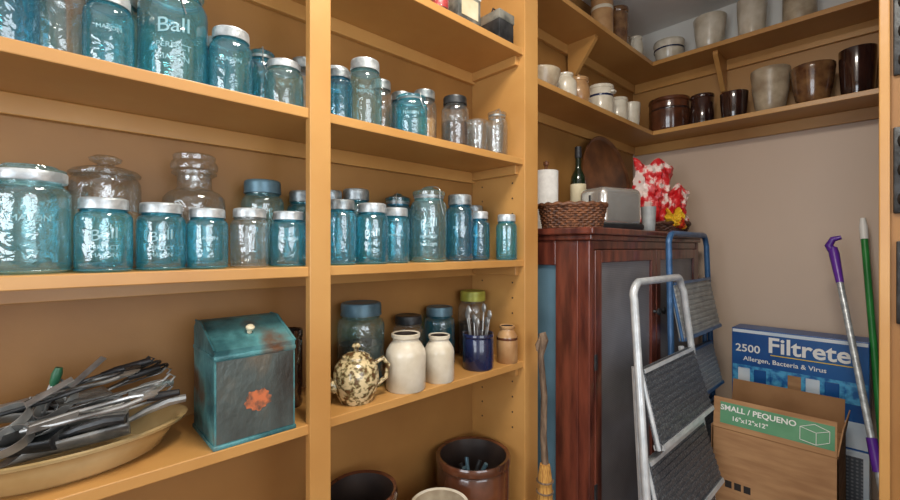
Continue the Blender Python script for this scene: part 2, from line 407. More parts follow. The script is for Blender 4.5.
# --- shelf S1, left bay
jar(-1.10,-.050,S1,.042,.20,BLUEG,'zinc')
jar(-1.21,-.010,S1,.042,.22,TEAL,'zinc')
jar(-1.15,-.17,S1,.05,.22,TEAL,'bail')
jar(-1.12,.022,S1,.038,.19,CLEAR,'zinc')
jar(-1.09,.092,S1,.041,.157,TEAL,'zl',text='M')
jar(-1.21,.115,S1,.045,.23,PALE,'zinc')
jar(-1.13,.210,S1,.067,.255,TEAL,'bail',text='B')
jar(-1.09,.318,S1,.046,.163,TEAL,'zl',text='M')
jar(-1.20,.428,S1,.036,.195,BLUEG,'glass')
jar(-1.22,.325,S1,.04,.19,BLUEG,'zinc')
jar(-1.09,.444,S1,.047,.126,PALE,'zl')
jar(-1.19,.543,S1,.040,.195,CLEAR,'zinc')
# --- S1 second bay
jar(-1.20,.652,S1,.043,.205,TEAL,'zl')
jar(-1.09,.600,S1,.036,.15,BLUEG,'zinc')
jar(-1.10,.690,S1,.049,.207,PALE,'zl',text='M')
jar(-1.18,.80,S1,.038,.20,CLEAR,'zinc')
jar(-1.08,.847,S1,.052,.143,TEAL,'glass',text='M')
jar(-1.20,.90,S1,.042,.19,BLUEG,'zinc')
jar(-1.15,.962,S1,.042,.20,CLEAR,'zinc',fill=CONT)
jar(-1.08,1.042,S1,.048,.18,CLEAR,'dark',fill=DKCONT)
def glasscup(x,y,s_,r,h):
    b=B(); b.lathe([(0,.006),(r*.8,.002),(r*.86,.006),(r,h*.95),(r,h),(r*.94,h),(r*.8,.014),(0,.014)],CLEAR,segs=20,ripple=.012)
    return b.done('drinking_glass',(x,y,E+s_))
glasscup(-1.07,1.145,S1,.040,.115); glasscup(-1.16,1.115,S1,.036,.16); glasscup(-1.15,1.205,S1,.042,.14); glasscup(-1.05,1.222,S1,.034,.12)
jar(-1.10,1.290,S1,.041,.195,CLEAR,'glass')
# --- S3 left bay
jar(-1.09,-.020,S3,.056,.195,PALE,'silver',text='M')
jar(-1.09,-.14,S3,.054,.18,TEAL,'bail')
jar(-1.07,.083,S3,.0455,.142,TEAL,'zl',text='B')
jar(-1.08,.178,S3,.0445,.140,TEAL,'zl',text='B')
jar(-1.08,.266,S3,.0415,.134,TEAL,'zl',text='M')
jar(-1.08,.357,S3,.0425,.140,CLEAR,'zl')
jar(-1.08,.452,S3,.0445,.138,TEAL,'zl',text='M')
jar(-1.205,.096,S3,.064,.250,CLEAR,'stopper',fill=CONT,name='glass_storage_jar')
apothecary(-1.205,.268,S3,.068,.275)
jar(-1.20,.430,S3,.054,.228,PALE,'blue')
jar(-1.20,.545,S3,.045,.21,TEAL,'zinc')
jar(-1.22,-.03,S3,.05,.2,TEAL,'zinc')
# --- S3 second bay
jar(-1.06,.590,S3,.041,.177,TEAL,'zinc')
jar(-1.20,.720,S3,.047,.232,TEAL,'zinc')
jar(-1.20,.632,S3,.038,.22,BLUEG,'zinc')
jar(-1.06,.689,S3,.047,.174,TEAL,'zl',text='B')
jar(-1.20,.884,S3,.048,.232,BLUEG,'glass')
jar(-1.09,.795,S3,.043,.17,TEAL,'zl',text='M')
jar(-1.09,.930,S3,.060,.248,PALE,'bail',text='B')
jar(-1.10,1.085,S3,.049,.236,BLUEG,'zinc',text='M')
jar(-1.12,1.205,S3,.043,.185,BLUEG,'zl',text='M')
jar(-1.05,1.288,S3,.040,.174,TEAL,'zl')
jar(-1.22,1.285,S3,.042,.22,BLUEG,'zinc')
jar(-1.215,1.02,S3,.05,.22,BLUEG,'zinc')
# --- S4 second bay
jar(-1.195,.735,S4,.074,.262,PALE,'blue',fill=DKCONT)
jar(-1.21,.937,S4,.055,.198,CLEAR,'dark',fill=CONT)
jar(-1.21,1.085,S4,.058,.215,BLUEG,'blue')
jar(-1.21,1.268,S4,.060,.262,CLEAR,'gold',fill=DKCONT)
def crock(name,x,y,s_,r,h,mat,style='straight',inner=INNER,z=None,ears=False,lid=False,handle=False,band=None):
    b = B()
    P = {'straight':[(.93,0),(.97,.02),(1,.06),(1,.86),(.97,.88),(1.03,.91),(1.03,.97),(1,1)],
         'bowl':[(.6,0),(.66,.03),(.8,.2),(.93,.5),(1,.82),(1.03,.9),(1.03,.98),(1,1)],
         'bulge':[(.72,0),(.8,.05),(.95,.3),(1,.5),(.97,.72),(.82,.86),(.8,.9),(.88,.94),(.88,1)],
         'jug':[(.95,0),(1,.03),(1,.62),(.96,.70),(.8,.80),(.66,.86),(.64,.90),(.72,.93),(.72,.99),(.68,1)],
         'taper':[(.8,0),(.84,.03),(.9,.3),(.97,.7),(1,.95),(.99,1)]}[style]
    t = P[-1][0]
    b.lathe([(0,0)]+[(a*r,c*h) for a,c in P]+[((t-.09)*r,h*.985)], mat, segs=40)
    b.lathe([((t-.09)*r,h*.985),(min(t-.1,.86)*r,h*.86),(P[1][0]*r*.85,h*.08),(0,h*.07)], inner, segs=40)
    if band: b.lathe([(r*1.004,h*.62),(r*1.012,h*.63),(r*1.012,h*.68),(r*1.004,h*.69)], band, segs=40)
    if lid:
        b.lathe([(r*t*1.02,h),(r*t*1.0,h*1.05),(r*.4,h*1.12),(r*.15,h*1.13),(r*.12,h*1.18),(r*.2,h*1.22),(0,h*1.25)], mat, segs=32)
    if ears:
        for sg in (-1,1):
            b.tube([(sg*r*(1+.0),-r*.25,h*.75),(sg*r*1.14,-r*.15,h*.77),(sg*r*1.16,r*.15,h*.77),(sg*r,r*.25,h*.75)], .007, mat, 8)
    if handle:
        b.tube([(0,-r*.85,h*.85),(0,-r*1.3,h*.82),(0,-r*1.5,h*.6),(0,-r*1.35,h*.38),(0,-r*.95,h*.25)], r*.11, mat, 8)
    return b.done(name,(x,y,(E+s_) if z is None else z), random.uniform(-.2,.2))
crock('stoneware_jug',-1.065,.815,S4,.062,.172,WHITE,'jug')
crock('stoneware_jar',-1.055,.945,S4,.050,.15,WHITE,'jug')
crock('cobalt_crock',-1.065,1.144,S4,.056,.128,COBALT,'straight')
crock('small_stoneware_crock',-1.045,1.285,S4,.040,.14,TANST,'jug',band=BROWNC)
crock('brown_stoneware_jar',-1.17,.49,S4,.036,.21,DKBR,'straight')
b = B()
for k in range(7):
    a = k*.9; x0,y0 = .018*math.cos(a),.018*math.sin(a); x1,y1=.042*math.cos(a),.042*math.sin(a); zt=.16+.02*(k%3)
    b.tube([(x0,y0,.015),(x1,y1,zt)],[.0022,.003],STEEL,6)
    b.lathe([(0,-.02),(.008,-.012),(.011,0),(.007,.014),(0,.018)],STEEL,(x1,y1,zt+.012),10,sy=.35)
b.done('cutlery_bundle',(-1.065,1.144,E+S4))
# teapot
b = B(); r=.064
b.lathe([(0,0),(r*.7,0),(r*.75,.006),(r*.92,.03),(r*1.02,.065),(r*.95,.098),(r*.7,.118),(r*.6,.121)],SPONGE,segs=40)
b.lathe([(r*.62,.121),(r*.6,.128),(r*.35,.138),(r*.12,.142),(r*.1,.148),(r*.2,.155),(r*.12,.163),(0,.165)],SPONGE,segs=32)
b.tube([(r*.85,0,.045),(r*1.2,0,.06),(r*1.4,0,.09),(r*1.6,0,.115)],[.018,.013,.009,.008],SPONGE,12)
b.tube([(-r*.8,0,.10),(-r*1.25,0,.112),(-r*1.5,0,.09),(-r*1.4,0,.055),(-r*.92,0,.035)],[.007,.007,.007,.007,.006],SPONGE,10)
b.done('spongeware_teapot',(-1.075,.645,E+S4),math.radians(-105))

# --- tin canister
b = B()
x0,x1,y0,y1 = -1.185,-1.012,.262,.438
b.prism([(x0,0),(x0,.245),(x0+.02,.262),(x0+.065,.262),(x1+.002,.213),(x1,.20),(x1,0)], y0, y1, TEALP, 'y')
b.box((x0-.002,y0-.002,.192),(x1+.003,y1+.002,.202),TEALP,.002)
b.box((x0-.003,y0-.003,0),(x1+.003,y1+.003,.010),TEALP,.002)
b.box((x1-.001,y0+.004,.012),(x1+.0015,y1-.004,.190),RUSTF)
for yy in (y0,y1): b.tube([(x0+.02,yy,.262),(x0+.065,yy,.262),(x1+.002,yy,.214)],.003,TEALP,6)
b.lathe([(0,-.004),(.006,-.004),(.005,.004),(.009,.008),(.010,.013),(.006,.017),(0,.018)],LABEL,((x0+.075+x1)/2,(y0+y1)/2,.238),16,rot=Matrix.Rotation(.4,4,'Y'))
pts=[]
for k in range(40):
    a=2*math.pi*k/40; rr=.026+.0022*math.sin(k*1.9)+.002*math.cos(k*.8+1)
    pts.append((.352+rr*1.1*math.cos(a),.090+rr*.9*math.sin(a)))
b.prism(pts,x1+.0015,x1+.0020,ORANGE,'x')
b.done('tin_canister',(0,0,E+S4),0,ang=25)

# --- basin with utensils
b = B()
b.lathe([(0,0),(.085,0),(.098,.010),(.113,.042),(.120,.056),(.128,.060),(.130,.066),(.123,.067),(.114,.058),(.106,.042),(.09,.014),(0,.008)],ENAM,segs=56,sx=1.0,sy=1.60)
b.done('enamel_basin',(-1.143,.030,E+S4),0)
def scoop(x,y,z,L,r,rz,tilt,mat=STEEL,name='metal_scoop'):
    b=B(); i=b.mi(mat); rows=[]
    for k in range(9):
        u=k/8; row=[]
        for j in range(13):
            v=-1+2*j/12; a=v*math.pi*.5; rr=r*(1-.15*u)
            row.append(b.bm.verts.new((u*L*(1-.3*abs(v)) , rr*math.sin(a), .75*(r-rr*math.cos(a)))))
        rows.append(row)
    for A,C in zip(rows,rows[1:]):
        for j in range(12): f=b.bm.faces.new((A[j],A[j+1],C[j+1],C[j])); f.material_index=i
    f=b.bm.faces.new(rows[0]); f.material_index=i
    b.tube([(0,0,r*.5),(-.03,0,r*.7),(-.07,0,r*.85),(-.10,0,r*.8)],[.005,.008,.010,.008],mat,8)
    o=b.done(name,(x,y,z)); o.rotation_euler=(0,tilt,rz)
    m=o.modifiers.new('sol','SOLIDIFY'); m.thickness=.0012
    return o
zb=E+S4
scoop(-1.075,.125,zb+.062,.20,.050,math.radians(-97),math.radians(6),PEWTER)
scoop(-1.15,.12,zb+.085,.16,.042,math.radians(-75),math.radians(2),STEEL)
scoop(-1.06,.02,zb+.070,.13,.040,math.radians(-112),math.radians(4),DARKST)
scoop(-1.18,.02,zb+.09,.13,.036,math.radians(-100),math.radians(-4),PEWTER)
def ladle(x,y,z,rz,tilt,L=.24,r=.034,mat=STEEL,name='ladle'):
    b=B(); b.lathe([(0,-r),(r*.5,-r*.87),(r*.87,-r*.5),(r,0),(r*.95,0),(r*.8,-r*.5),(0,-r*.92)],mat,(0,0,0),24)
    b.box((r,-.006,-.001),(L,.006,.001),mat,.0006)
    b.tube([(L,0,.0),(L+.012,0,.008),(L+.020,0,.0),(L+.010,0,-.008)],.0025,mat,6)
    o=b.done(name,(x,y,z)); o.rotation_euler=(0,tilt,rz); return o
def spatula(x,y,z,rz,tilt,L=.24,mat=STEEL,hm=GRNH,name='slotted_spatula'):
    b=B()
    for k in range(5): b.box((0,-.032+k*.0145,-.0008),(.07,-.026+k*.0145+.004,.0008),mat)
    b.box((-.004,-.034,-.0008),(.0,.038,.0008),mat).box((.07,-.034,-.0008),(.076,.038,.0008),mat)
    b.tube([(.076,0,0),(.12,0,.012),(L*.65,0,.016)],.003,mat,8)
    b.tube([(L*.65,0,.016),(L*.75,0,.018),(L,0,.022)],[.006,.009,.007],hm,10)
    o=b.done(name,(x,y,z)); o.rotation_euler=(0,tilt,rz); return o
def tongs(x,y,z,rz,tilt,L=.2,mat=STEEL,name='tongs'):
    b=B()
    for sg in (-1,1):
        b.tube([(0,sg*.004,.0),(L*.3,sg*.024,.005),(L*.8,sg*.028,.012),(L,sg*.006,.016)],.004,mat,8)
        b.lathe([(0,-.003),(.012,-.001),(.014,.002),(0,.003)],mat,(L,sg*.010,.016),12)
    o=b.done(name,(x,y,z)); o.rotation_euler=(0,tilt,rz); return o
def scissors(x,y,z,rz,tilt,mat=STEEL):
    b=B()
    for sg in (-1,1):
        b.prism([(-.02,-sg*.010),(.10,sg*.002),(.10,sg*.004),(-.02,sg*.004)],sg*.0012-.001,sg*.0012+.001,mat,'z')
        c=(-.055,sg*.022,0); b.tube([(-.02,-sg*.003,0),(-.035,sg*.008,0)],.004,mat,6)
        b.tube([(c[0]+.022*math.cos(2*math.pi*k/18),c[1]+.015*math.sin(2*math.pi*k/18),0) for k in range(18)],.0035,mat,6,closed=True)
    b.lathe([(0,-.003),(.004,-.003),(.004,.003),(0,.003)],mat,(0,0,0),10)
    o=b.done('scissors',(x,y,z)); o.rotation_euler=(0,tilt,rz); return o
ladle(-1.15,-.02,zb+.105,math.radians(72),math.radians(-13),.22,.034,STEEL)
ladle(-1.20,.05,zb+.115,math.radians(75),math.radians(-14),.15,.03,PEWTER)
ladle(-1.10,-.05,zb+.11,math.radians(80),math.radians(-8),.23,.030,PEWTER)
ladle(-1.21,-.03,zb+.125,math.radians(82),math.radians(-15),.20,.032,DARKST)
spatula(-1.19,-.07,zb+.125,math.radians(80),math.radians(-9),.25,STEEL,BLACK)
spatula(-1.13,.02,zb+.135,math.radians(98),math.radians(-3),.17,PEWTER,BLACK)
spatula(-1.09,.05,zb+.115,math.radians(75),math.radians(2),.16,STEEL,BLACK)
tongs(-1.06,-.03,zb+.115,math.radians(72),math.radians(-6),.19)
tongs(-1.17,-.01,zb+.145,math.radians(60),math.radians(-6),.16,PEWTER)
tongs(-1.12,-.06,zb+.135,math.radians(95),math.radians(-8),.20,DARKST)
scissors(-1.13,.11,zb+.13,math.radians(-120),math.radians(10))
scissors(-1.19,.13,zb+.14,math.radians(-80),math.radians(18),DARKST)
b=B()
for k in range(5): b.tube([(.03*math.cos(t_)*math.cos(k*math.pi/5),.03*math.cos(t_)*math.sin(k*math.pi/5),-.045*math.sin(t_)) for t_ in [math.pi*j/12 for j in range(13)]],.0016,STEEL,5)
b.tube([(0,0,-.045),(0,0,.035)],.004,STEEL,8); b.tube([(0,0,.025),(0,0,.032),(0,0,.05),(0,0,.062)],[.005,.008,.009,.006],GRNH,10)
b.lathe([(.026,-.002),(.029,0),(.026,.002),(.022,0),(.026,-.002)],STEEL,(0,.010,.01),30,rot=Matrix.Rotation(math.pi/2,4,'X'))
o=b.done('egg_beater',(-1.17,.005,zb+.135)); o.rotation_euler=(math.radians(-10),math.radians(10),.5)
def strap_ring(x,y,z,rx,ry,rot,name,mat=STEEL,hh=.018):
    b=B(); b.lathe([(1,0),(1,hh),(.96,hh),(.96,0),(1,0)],mat,segs=40,sx=rx,sy=ry)
    b.box((-.008,ry*.9,hh-.003),(.008,ry+.07,hh),mat,.001)
    o=b.done(name,(x,y,z)); o.rotation_euler=rot; return o
strap_ring(-1.10,-.06,zb+.115,.030,.048,(.5,.35,.3),'biscuit_cutter')
strap_ring(-1.06,-.05,zb+.095,.026,.040,(.3,.55,-.2),'biscuit_cutter',PEWTER)
strap_ring(-1.14,.02,zb+.125,.026,.036,(.7,.2,.5),'biscuit_cutter')

# --- low crocks
crock('large_brown_crock',-1.125,1.18,S5,.138,.285,BROWNC,'straight')
crock('white_churn',-1.03,.925,S5,.095,.235,WHITE,'straight',inner=STONE)
crock('low_brown_crock',-1.12,.69,S5,.105,.34,BROWNC,'straight')
b=B()
for k in range(6):
    a=k*1.1; b.tube([(.06*math.cos(a),.06*math.sin(a),.03),(-.05*math.cos(a+.5),-.05*math.sin(a+.5),.235+.01*(k%2))],[.006,.008],[DARKST,BLUELID][k%2],8)
b.box((-.03,-.05,.20),(.03,.06,.206),BLUELID,.002,Matrix.Rotation(.3,4,'Y'))
b.done('hand_tools',(-1.125,1.18,E+S5))

# --- top shelf tins
b=B(); b.box((-.05,-.055,0),(.05,.055,.12),TINM,.004).box((-.052,-.057,.095),(.052,.057,.125),WHITEP,.004); b.box((.05,-.04,.02),(.0515,.04,.085),LABEL)
b.done('storage_tin',(-1.07,1.055,E+S0))
b=B(); b.box((-.05,-.042,0),(.05,.042,.10),DARKST,.004).box((-.052,-.044,.07),(.052,.044,.105),TINM,.003); b.tube([(0,-.03,.105),(0,-.02,.13),(0,.02,.13),(0,.03,.105)],.003,DARKST)
b.done('recipe_tin',(-1.06,1.24,E+S0))
jar(-1.05,.945,S0,.030,.10,CLEAR,'gold',name='spice_jar',fill=REDP)
jar(-1.05,.86,S0,.030,.10,CLEAR,'zl',name='spice_jar',fill=REDP)

# ------------------------------------------------------------------ corner shelf pottery
crock('mixing_bowl',-1.15,1.66,R1,.085,.10,STONE,'bowl')
crock('stoneware_bottle',-1.13,1.83,R1,.055,.13,WHITE,'jug')
crock('bean_pot',-1.14,1.97,R1,.058,.14,TANST,'bulge',lid=True)
crock('banded_crock',-1.14,2.20,R1,.068,.165,WHITE,'straight',inner=STONE,ears=True,band=COBALT)
crock('white_canister',-1.13,2.38,R1,.055,.14,WHITE,'straight',inner=STONE)
crock('stoneware_cup',-1.12,2.53,R1,.055,.145,WHITE,'taper',inner=STONE)
crock('brown_stoneware_crock',-1.00,2.805,R1,.115,.20,BROWNC,'straight',band=DKBR)
crock('dark_crock',-.815,2.80,R1,.060,.182,DKBR,'straight')
crock('dark_crock',-.657,2.80,R1,.068,.155,DKBR,'taper')
crock('grey_stoneware_crock',-.493,2.81,R1,.085,.237,STONE,'bowl')
crock('brown_mixing_bowl',-.318,2.80,R1,.087,.20,MOTTLE,'bowl')
crock('black_crock',-.155,2.80,R1,.069,.23,DKBR,'taper',handle=False)
crock('tall_crock',-1.14,1.62,R2,.06,.25,TANST,'straight')
crock('tall_crock',-1.14,2.22,R2,.058,.26,TANST,'straight',band=WHITE)
crock('tall_crock',-1.14,2.40,R2,.060,.24,MOTTLE,'straight')
crock('white_pitcher',-1.13,2.62,R2,.045,.15,WHITE,'bulge',handle=True)
crock('lidded_pot',-1.0,2.80,R2,.085,.13,WHITE,'bowl',lid=True,band=COBALT)
crock('white_crock',-.776,2.80,R2,.082,.20,WHITE,'bowl',inner=STONE)
crock('white_crock',-.573,2.80,R2,.070,.22,WHITE,'taper',inner=STONE)
crock('white_crock',-.37,2.80,R2,.07,.2,STONE,'straight',inner=STONE)

# ------------------------------------------------------------------ cabinet
CX0,CX1,CY0,CY1 = -1.27,-.82,1.50,2.75; CT=E+.08
b=B()
b.box((CX0,CY0+.015,.12),(CX1-.015,CY1-.01,CT-.03),CABD)
b.box((CX0,CY0-.02,CT-.028),(CX1+.025,CY1+.01,CT),CAB,.006)
b.box((CX0,CY0-.008,CT-.05),(CX1+.012,CY1,CT-.028),CAB,.005)
for yy in (CY0,CY1-.055):
    for xx in (CX0,CX1-.05): b.box((xx,yy,0),(xx+.05,yy+.055,.13),CAB,.004)
def frame_x(y0,y1,z0,z1,wd,x,scr,th=.016):
    b.box((x-th,y0,z0),(x,y0+wd,z1),CAB,.003); b.box((x-th,y1-wd,z0),(x,y1,z1),CAB,.003)
    b.box((x-th,y0+wd,z1-wd),(x,y1-wd,z1),CAB,.003); b.box((x-th,y0+wd,z0),(x,y1-wd,z0+wd),CAB,.003)
    b.box((x-th-.002,y0+wd,z0+wd),(x-th+.004,y1-wd,z1-wd),scr)
def frame_y(x0,x1,z0,z1,wd,y,scr,th=.016):
    b.box((x0,y,z0),(x0+wd,y+th,z1),CAB,.003); b.box((x1-wd,y,z0),(x1,y+th,z1),CAB,.003)
    b.box((x0+wd,y,z1-wd),(x1-wd,y+th,z1),CAB,.003); b.box((x0+wd,y,z0),(x1-wd,y+th,z0+wd),CAB,.003)
    b.box((x0+wd,y+th-.004,z0+wd),(x1-wd,y+th+.002,z1-wd),scr)
b.box((CX1-.05,CY0,.12),(CX1,CY0+.035,CT-.05),CAB,.004)
b.box((CX1-.03,CY1-.04,.12),(CX1,CY1,CT-.05),CAB,.004)
b.box((CX1-.03,CY0+.035,CT-.085),(CX1-.004,CY1-.04,CT-.05),CAB,.003)
b.box((CX1-.03,CY0+.035,.12),(CX1-.004,CY1-.04,.17),CAB,.003)
ym=(CY0+CY1)/2
frame_x(CY0+.038,ym-.003,.175,CT-.088,.050,CX1+.004,SCR)
frame_x(ym+.003,CY1-.043,.175,CT-.088,.050,CX1+.004,SCR)
frame_y(CX0,CX1-.05,.12,CT-.05,.10,CY0,SCRB)
for zz in (.45,.95):
    for yy in (CY0+.036,CY1-.042): b.box((CX1+.002,yy-.006,zz),(CX1+.008,yy+.012,zz+.06),DARKST,.001)
for yy in (ym-.03,ym+.03):
    b.lathe([(0,0),(.008,0),(.007,.012),(.016,.02),(.017,.028),(0,.034)],DARKST,(CX1+.004,yy,1.12),16,rot=Matrix.Rotation(math.pi/2,4,'Y'))
b.done('pie_safe_cabinet',smooth=False)

def basket(x,y,rx,ry,h,rz,mat,name='wicker_basket',z=CT):
    b=B(); N=96; n=max(5,int(h/.010))
    b.lathe([(0,.002),(.86,.002),(.9,.006),(0,.008)],mat,(0,0,0),40,sx=rx,sy=ry)
    for k in range(n):
        u=k/(n-1); f=.88+.12*u
        pts=[]
        for j in range(N):
            a=2*math.pi*j/N; q=.0035*math.cos(24*a+(k%2)*math.pi)
            pts.append(((rx*f+q)*math.cos(a),(ry*f+q)*math.sin(a),.008+u*(h-.016)))
        b.tube(pts,.0055,mat,6,closed=True)
    for k in range(24):
        a=2*math.pi*k/24
        b.tube([(rx*.88*math.cos(a),ry*.88*math.sin(a),.004),(rx*math.cos(a),ry*math.sin(a),h)],.003,mat,5)
    pts=[((rx*1.03)*math.cos(2*math.pi*j/N),(ry*1.03)*math.sin(2*math.pi*j/N),h+.003*math.sin(j*1.2)) for j in range(N)]
    b.tube(pts,.009,mat,8,closed=True)
    return b.done(name,(x,y,z),rz)
basket(-.975,1.635,.135,.092,.10,math.radians(38),WICK)
basket(-.935,2.52,.15,.10,.055,math.radians(60),WICKD,'shallow_basket')
b=B()
b.box((-.125,-.08,.018),(.125,.08,.195),CHROME,.032,seg=5)
b.box((-.129,-.083,.004),(.129,.083,.03),BLACK,.008)
for sy_ in (-.033,.033): b.box((-.095,sy_-.014,.190),(.095,sy_+.014,.1965),BLACK,.002)
b.box((-.150,-.012,.11),(-.124,.012,.125),BLACK,.003); b.box((-.129,-.004,.05),(-.124,.004,.16),BLACK)
b.lathe([(0,0),(.013,0),(.012,-.01),(0,-.012)],BLACK,(-.126,.045,.05),16,rot=Matrix.Rotation(math.pi/2,4,'Y'))
for q in (-.09,.09):
    for p_ in (-.06,.06): b.lathe([(0,0),(.01,0),(.01,.006),(0,.006)],BLACK,(q,p_,0),10)
b.done('toaster',(-.945,1.92,CT),math.radians(72))
b=B(); b.lathe([(0,0),(.07,0),(.07,.012),(0,.012)],TRAYM); b.lathe([(.02,.012),(.056,.012),(.057,.29),(.02,.29)],PAPER,segs=40); b.tube([(0,0,.01),(0,0,.32)],.008,TRAYM)
b.lathe([(0,.315),(.014,.32),(.014,.335),(0,.342)],TRAYM,segs=16)
b.done('paper_towel_holder',(-1.19,1.76,CT))
b=B(); b.lathe([(0,0),(.034,0),(.037,.01),(.037,.24),(.033,.27),(.016,.305),(.0135,.32),(.0135,.39),(.0155,.392),(.0155,.402)],BOTG); b.lathe([(.015,.36),(.0165,.365),(.0165,.415),(0,.418)],BLACK,segs=20)
b.lathe([(.0375,.10),(.038,.101),(.038,.23),(.0375,.231)],LABEL)
b.done('olive_oil_bottle',(-1.10,1.90,CT))
crock('utensil_cup',-.855,2.13,0,.034,.12,GREYP,'taper',z=CT)
b=B(); b.lathe([(0,0),(.265,0),(.275,.006),(.285,.022),(.28,.024),(.265,.012),(0,.010)],TRAYM,segs=56)
o=b.done('wooden_tray',(-1.195,2.37,CT+.284)); o.rotation_euler=(0,math.radians(83),0)
def bag(x,y,z,w,h,rz,mat,name):
    b=B(); i=b.mi(mat); nx,nz=18,22
    for sg in (1,-1):
        g=[]
        for k in range(nz+1):
            v=k/nz; row=[]
            for j in range(nx+1):
                u=-1+2*j/nx
                th=.055*(max(0,1-u*u))**.6*(max(0,math.sin(math.pi*min(1,v*.97+.03))))**.6
                cr=.012*math.sin(u*9+v*7)*math.cos(v*13-u*4)+.009*random.uniform(-1,1)
                row.append(b.bm.verts.new((u*w/2*(1-.1*math.sin(v*3.1))+.01*math.sin(v*9)*(abs(u)>.9), sg*th+cr*(1 if 0<k<nz else .4), v*h+.022*math.sin(u*5)*v)))
            g.append(row)
        for A,C in zip(g,g[1:]):
            for j in range(nx): f=b.bm.faces.new((A[j],A[j+1],C[j+1],C[j])); f.material_index=i
    return b.done(name,(x,y,z),rz,ang=25)
bag(-.97,2.47,CT+.022,.23,.38,math.radians(52),REDP,'snack_bag')
bag(-.89,2.56,CT+.022,.15,.24,math.radians(40),REDP,'snack_bag')
bag(-.86,2.50,CT+.022,.10,.10,math.radians(40),YWP,'snack_bag')

# ------------------------------------------------------------------ ladders
def ladder(name, tl, tr, bl, br, fm, steps, rr=.013, foot=BLACK, xoff=-.05):
    b=B(); tl,tr,bl,br=[Vector(p) for p in (tl,tr,bl,br)]
    def rail(p,q,z): u=(p.z-z)/(p.z-q.z); return p+(q-p)*u
    c=.06; d=(tr-tl).normalized(); pts=[bl]
    pts.append(rail(tl,bl,tl.z-c))
    for k in range(1,6):
        t=k/6*math.pi/2; pts.append(Vector(tl)+Vector((0,0,-c))*(1-math.sin(t))+d*c*(1-math.cos(t)))
    for k in range(1,6):
        t=(1-k/6)*math.pi/2; pts.append(Vector(tr)+Vector((0,0,-c))*(1-math.sin(t))-d*c*(1-math.cos(t)))
    pts.append(rail(tr,br,tr.z-c)); pts.append(br)
    b.tube(pts,rr,fm,10)
    for p in (bl,br): b.lathe([(0,-.01),(rr*1.5,-.01),(rr*1.4,.05),(rr,.055)],foot,tuple(p+Vector((0,0,.01))),12)
    bo=Vector((xoff,0,0))
    r1a=rail(tl,bl,tl.z-.30)+bo*.5+d*.04; r1b=Vector((bl.x,bl.y,bl.z))+bo+d*.09
    r2a=rail(tr,br,tr.z-.30)+bo*.5-d*.03; r2b=Vector((br.x,br.y,br.z))+bo-d*.04
    b.tube([r1a,r1b],rr*.85,fm,8); b.tube([r2a,r2b],rr*.85,fm,8)
    for zz in (.10,.30): b.tube([r1b+(r1a-r1b)*zz,r2b+(r2a-r2b)*zz],rr*.7,fm,8)
    for (z1,z0,mat) in steps:
        A=rail(tl,bl,z1)+d*rr*1.2; Bv=rail(tr,br,z1)-d*rr*1.2
        C=rail(tl,bl,z0)+d*rr*1.2+Vector((.045,0,0)); Dv=rail(tr,br,z0)-d*rr*1.2+Vector((.045,0,0))
        nrm=(Bv-A).cross(C-A).normalized()
        if nrm.x<0: nrm=-nrm
        def slab(p,q,s_,t_,off,th,m):
            i=b.mi(m); f0=[v+nrm*off for v in (p,q,t_,s_)]; f1=[v+nrm*(off+th) for v in (p,q,t_,s_)]
            V=[b.bm.verts.new(v) for v in f0+f1]
            for idx in ((0,1,2,3),(7,6,5,4),(0,4,5,1),(1,5,6,2),(2,6,7,3),(3,7,4,0)):
                f=b.bm.faces.new([V[k] for k in idx]); f.material_index=i
        slab(A,Bv,C,Dv,-.012,.022,mat)
        for k in range(11):
            u0=k/11+.01; u1=k/11+.06
            slab(A+(C-A)*u0,Bv+(Dv-Bv)*u0,A+(C-A)*u1,Bv+(Dv-Bv)*u1,.010,.003,mat)
        slab(C+(A-C)*.06,Dv+(Bv-Dv)*.06,C,Dv,-.016,.034,fm)
        slab(A,Bv,A+(C-A)*.05,Bv+(Dv-Bv)*.05,-.014,.030,fm)
        for P,Q in ((A,C),(Bv,Dv)): b.tube([P,Q],.007,fm,8)
    return b.done(name)
ladder('step_ladder',(-.655,1.50,E-.12),(-.655,1.975,E-.12),(-.53,1.40,.0),(-.53,2.10,.0),LGREY,
       [(E-.42,E-.67,TREAD),(E-.72,E-.97,TREAD),(E-1.02,E-1.24,TREAD)],rr=.014,xoff=-.06)
ladder('step_ladder',(-.745,2.08,E+.07),(-.745,2.62,E+.07),(-.70,2.04,.0),(-.70,2.66,.0),BLUEP,
       [(E-.16,E-.42,GREYP),(E-.50,E-.72,TREADG),(E-.80,E-1.02,TREAD)],rr=.014,xoff=-.03)

# ------------------------------------------------------------------ boxes
b=B(); fx0,fx1,fy0,fy1=-.643,-.11,2.70,2.86; fz0,fz1=E-.93,E-.427
b.box((fx0,fy0,fz0),(fx1,fy1,fz1),FBLUE,.003)
b.box((fx0+.004,fy0-.0012,fz1-.022),(fx1-.004,fy0,fz1-.006),FWHITE)
b.box((fx0+.004,fy0-.0012,fz0+.21),(fx1-.004,fy0,fz0+.31),FLBLUE)
b.box((fx0+.004,fy0-.0012,fz0+.01),(fx1-.004,fy0,fz0+.13),FWHITE)
for k in range(7):
    b.box((fx0+.03+k*.070,fy0-.0022,fz0+.225),(fx0+.082+k*.070,fy0-.001,fz0+.295),[FWHITE,FBLUE,FLBLUE,CARD][k%4],.003)
fb=b.done('air_filter_box',smooth=False)
RX=(math.pi/2,0,0)
flat_text('print_logo','Filtrete',.108,WHITEP,(fx0+.315,fy0-.002,fz1-.075),RX,fb,.0022)
flat_text('print_number','2500',.055,WHITEP,(fx0+.072,fy0-.002,fz1-.105),RX,fb,.0008)
flat_text('print_line','Allergen, Bacteria & Virus',.032,WHITEP,(fx0+.22,fy0-.002,fz1-.158),RX,fb,.0004)
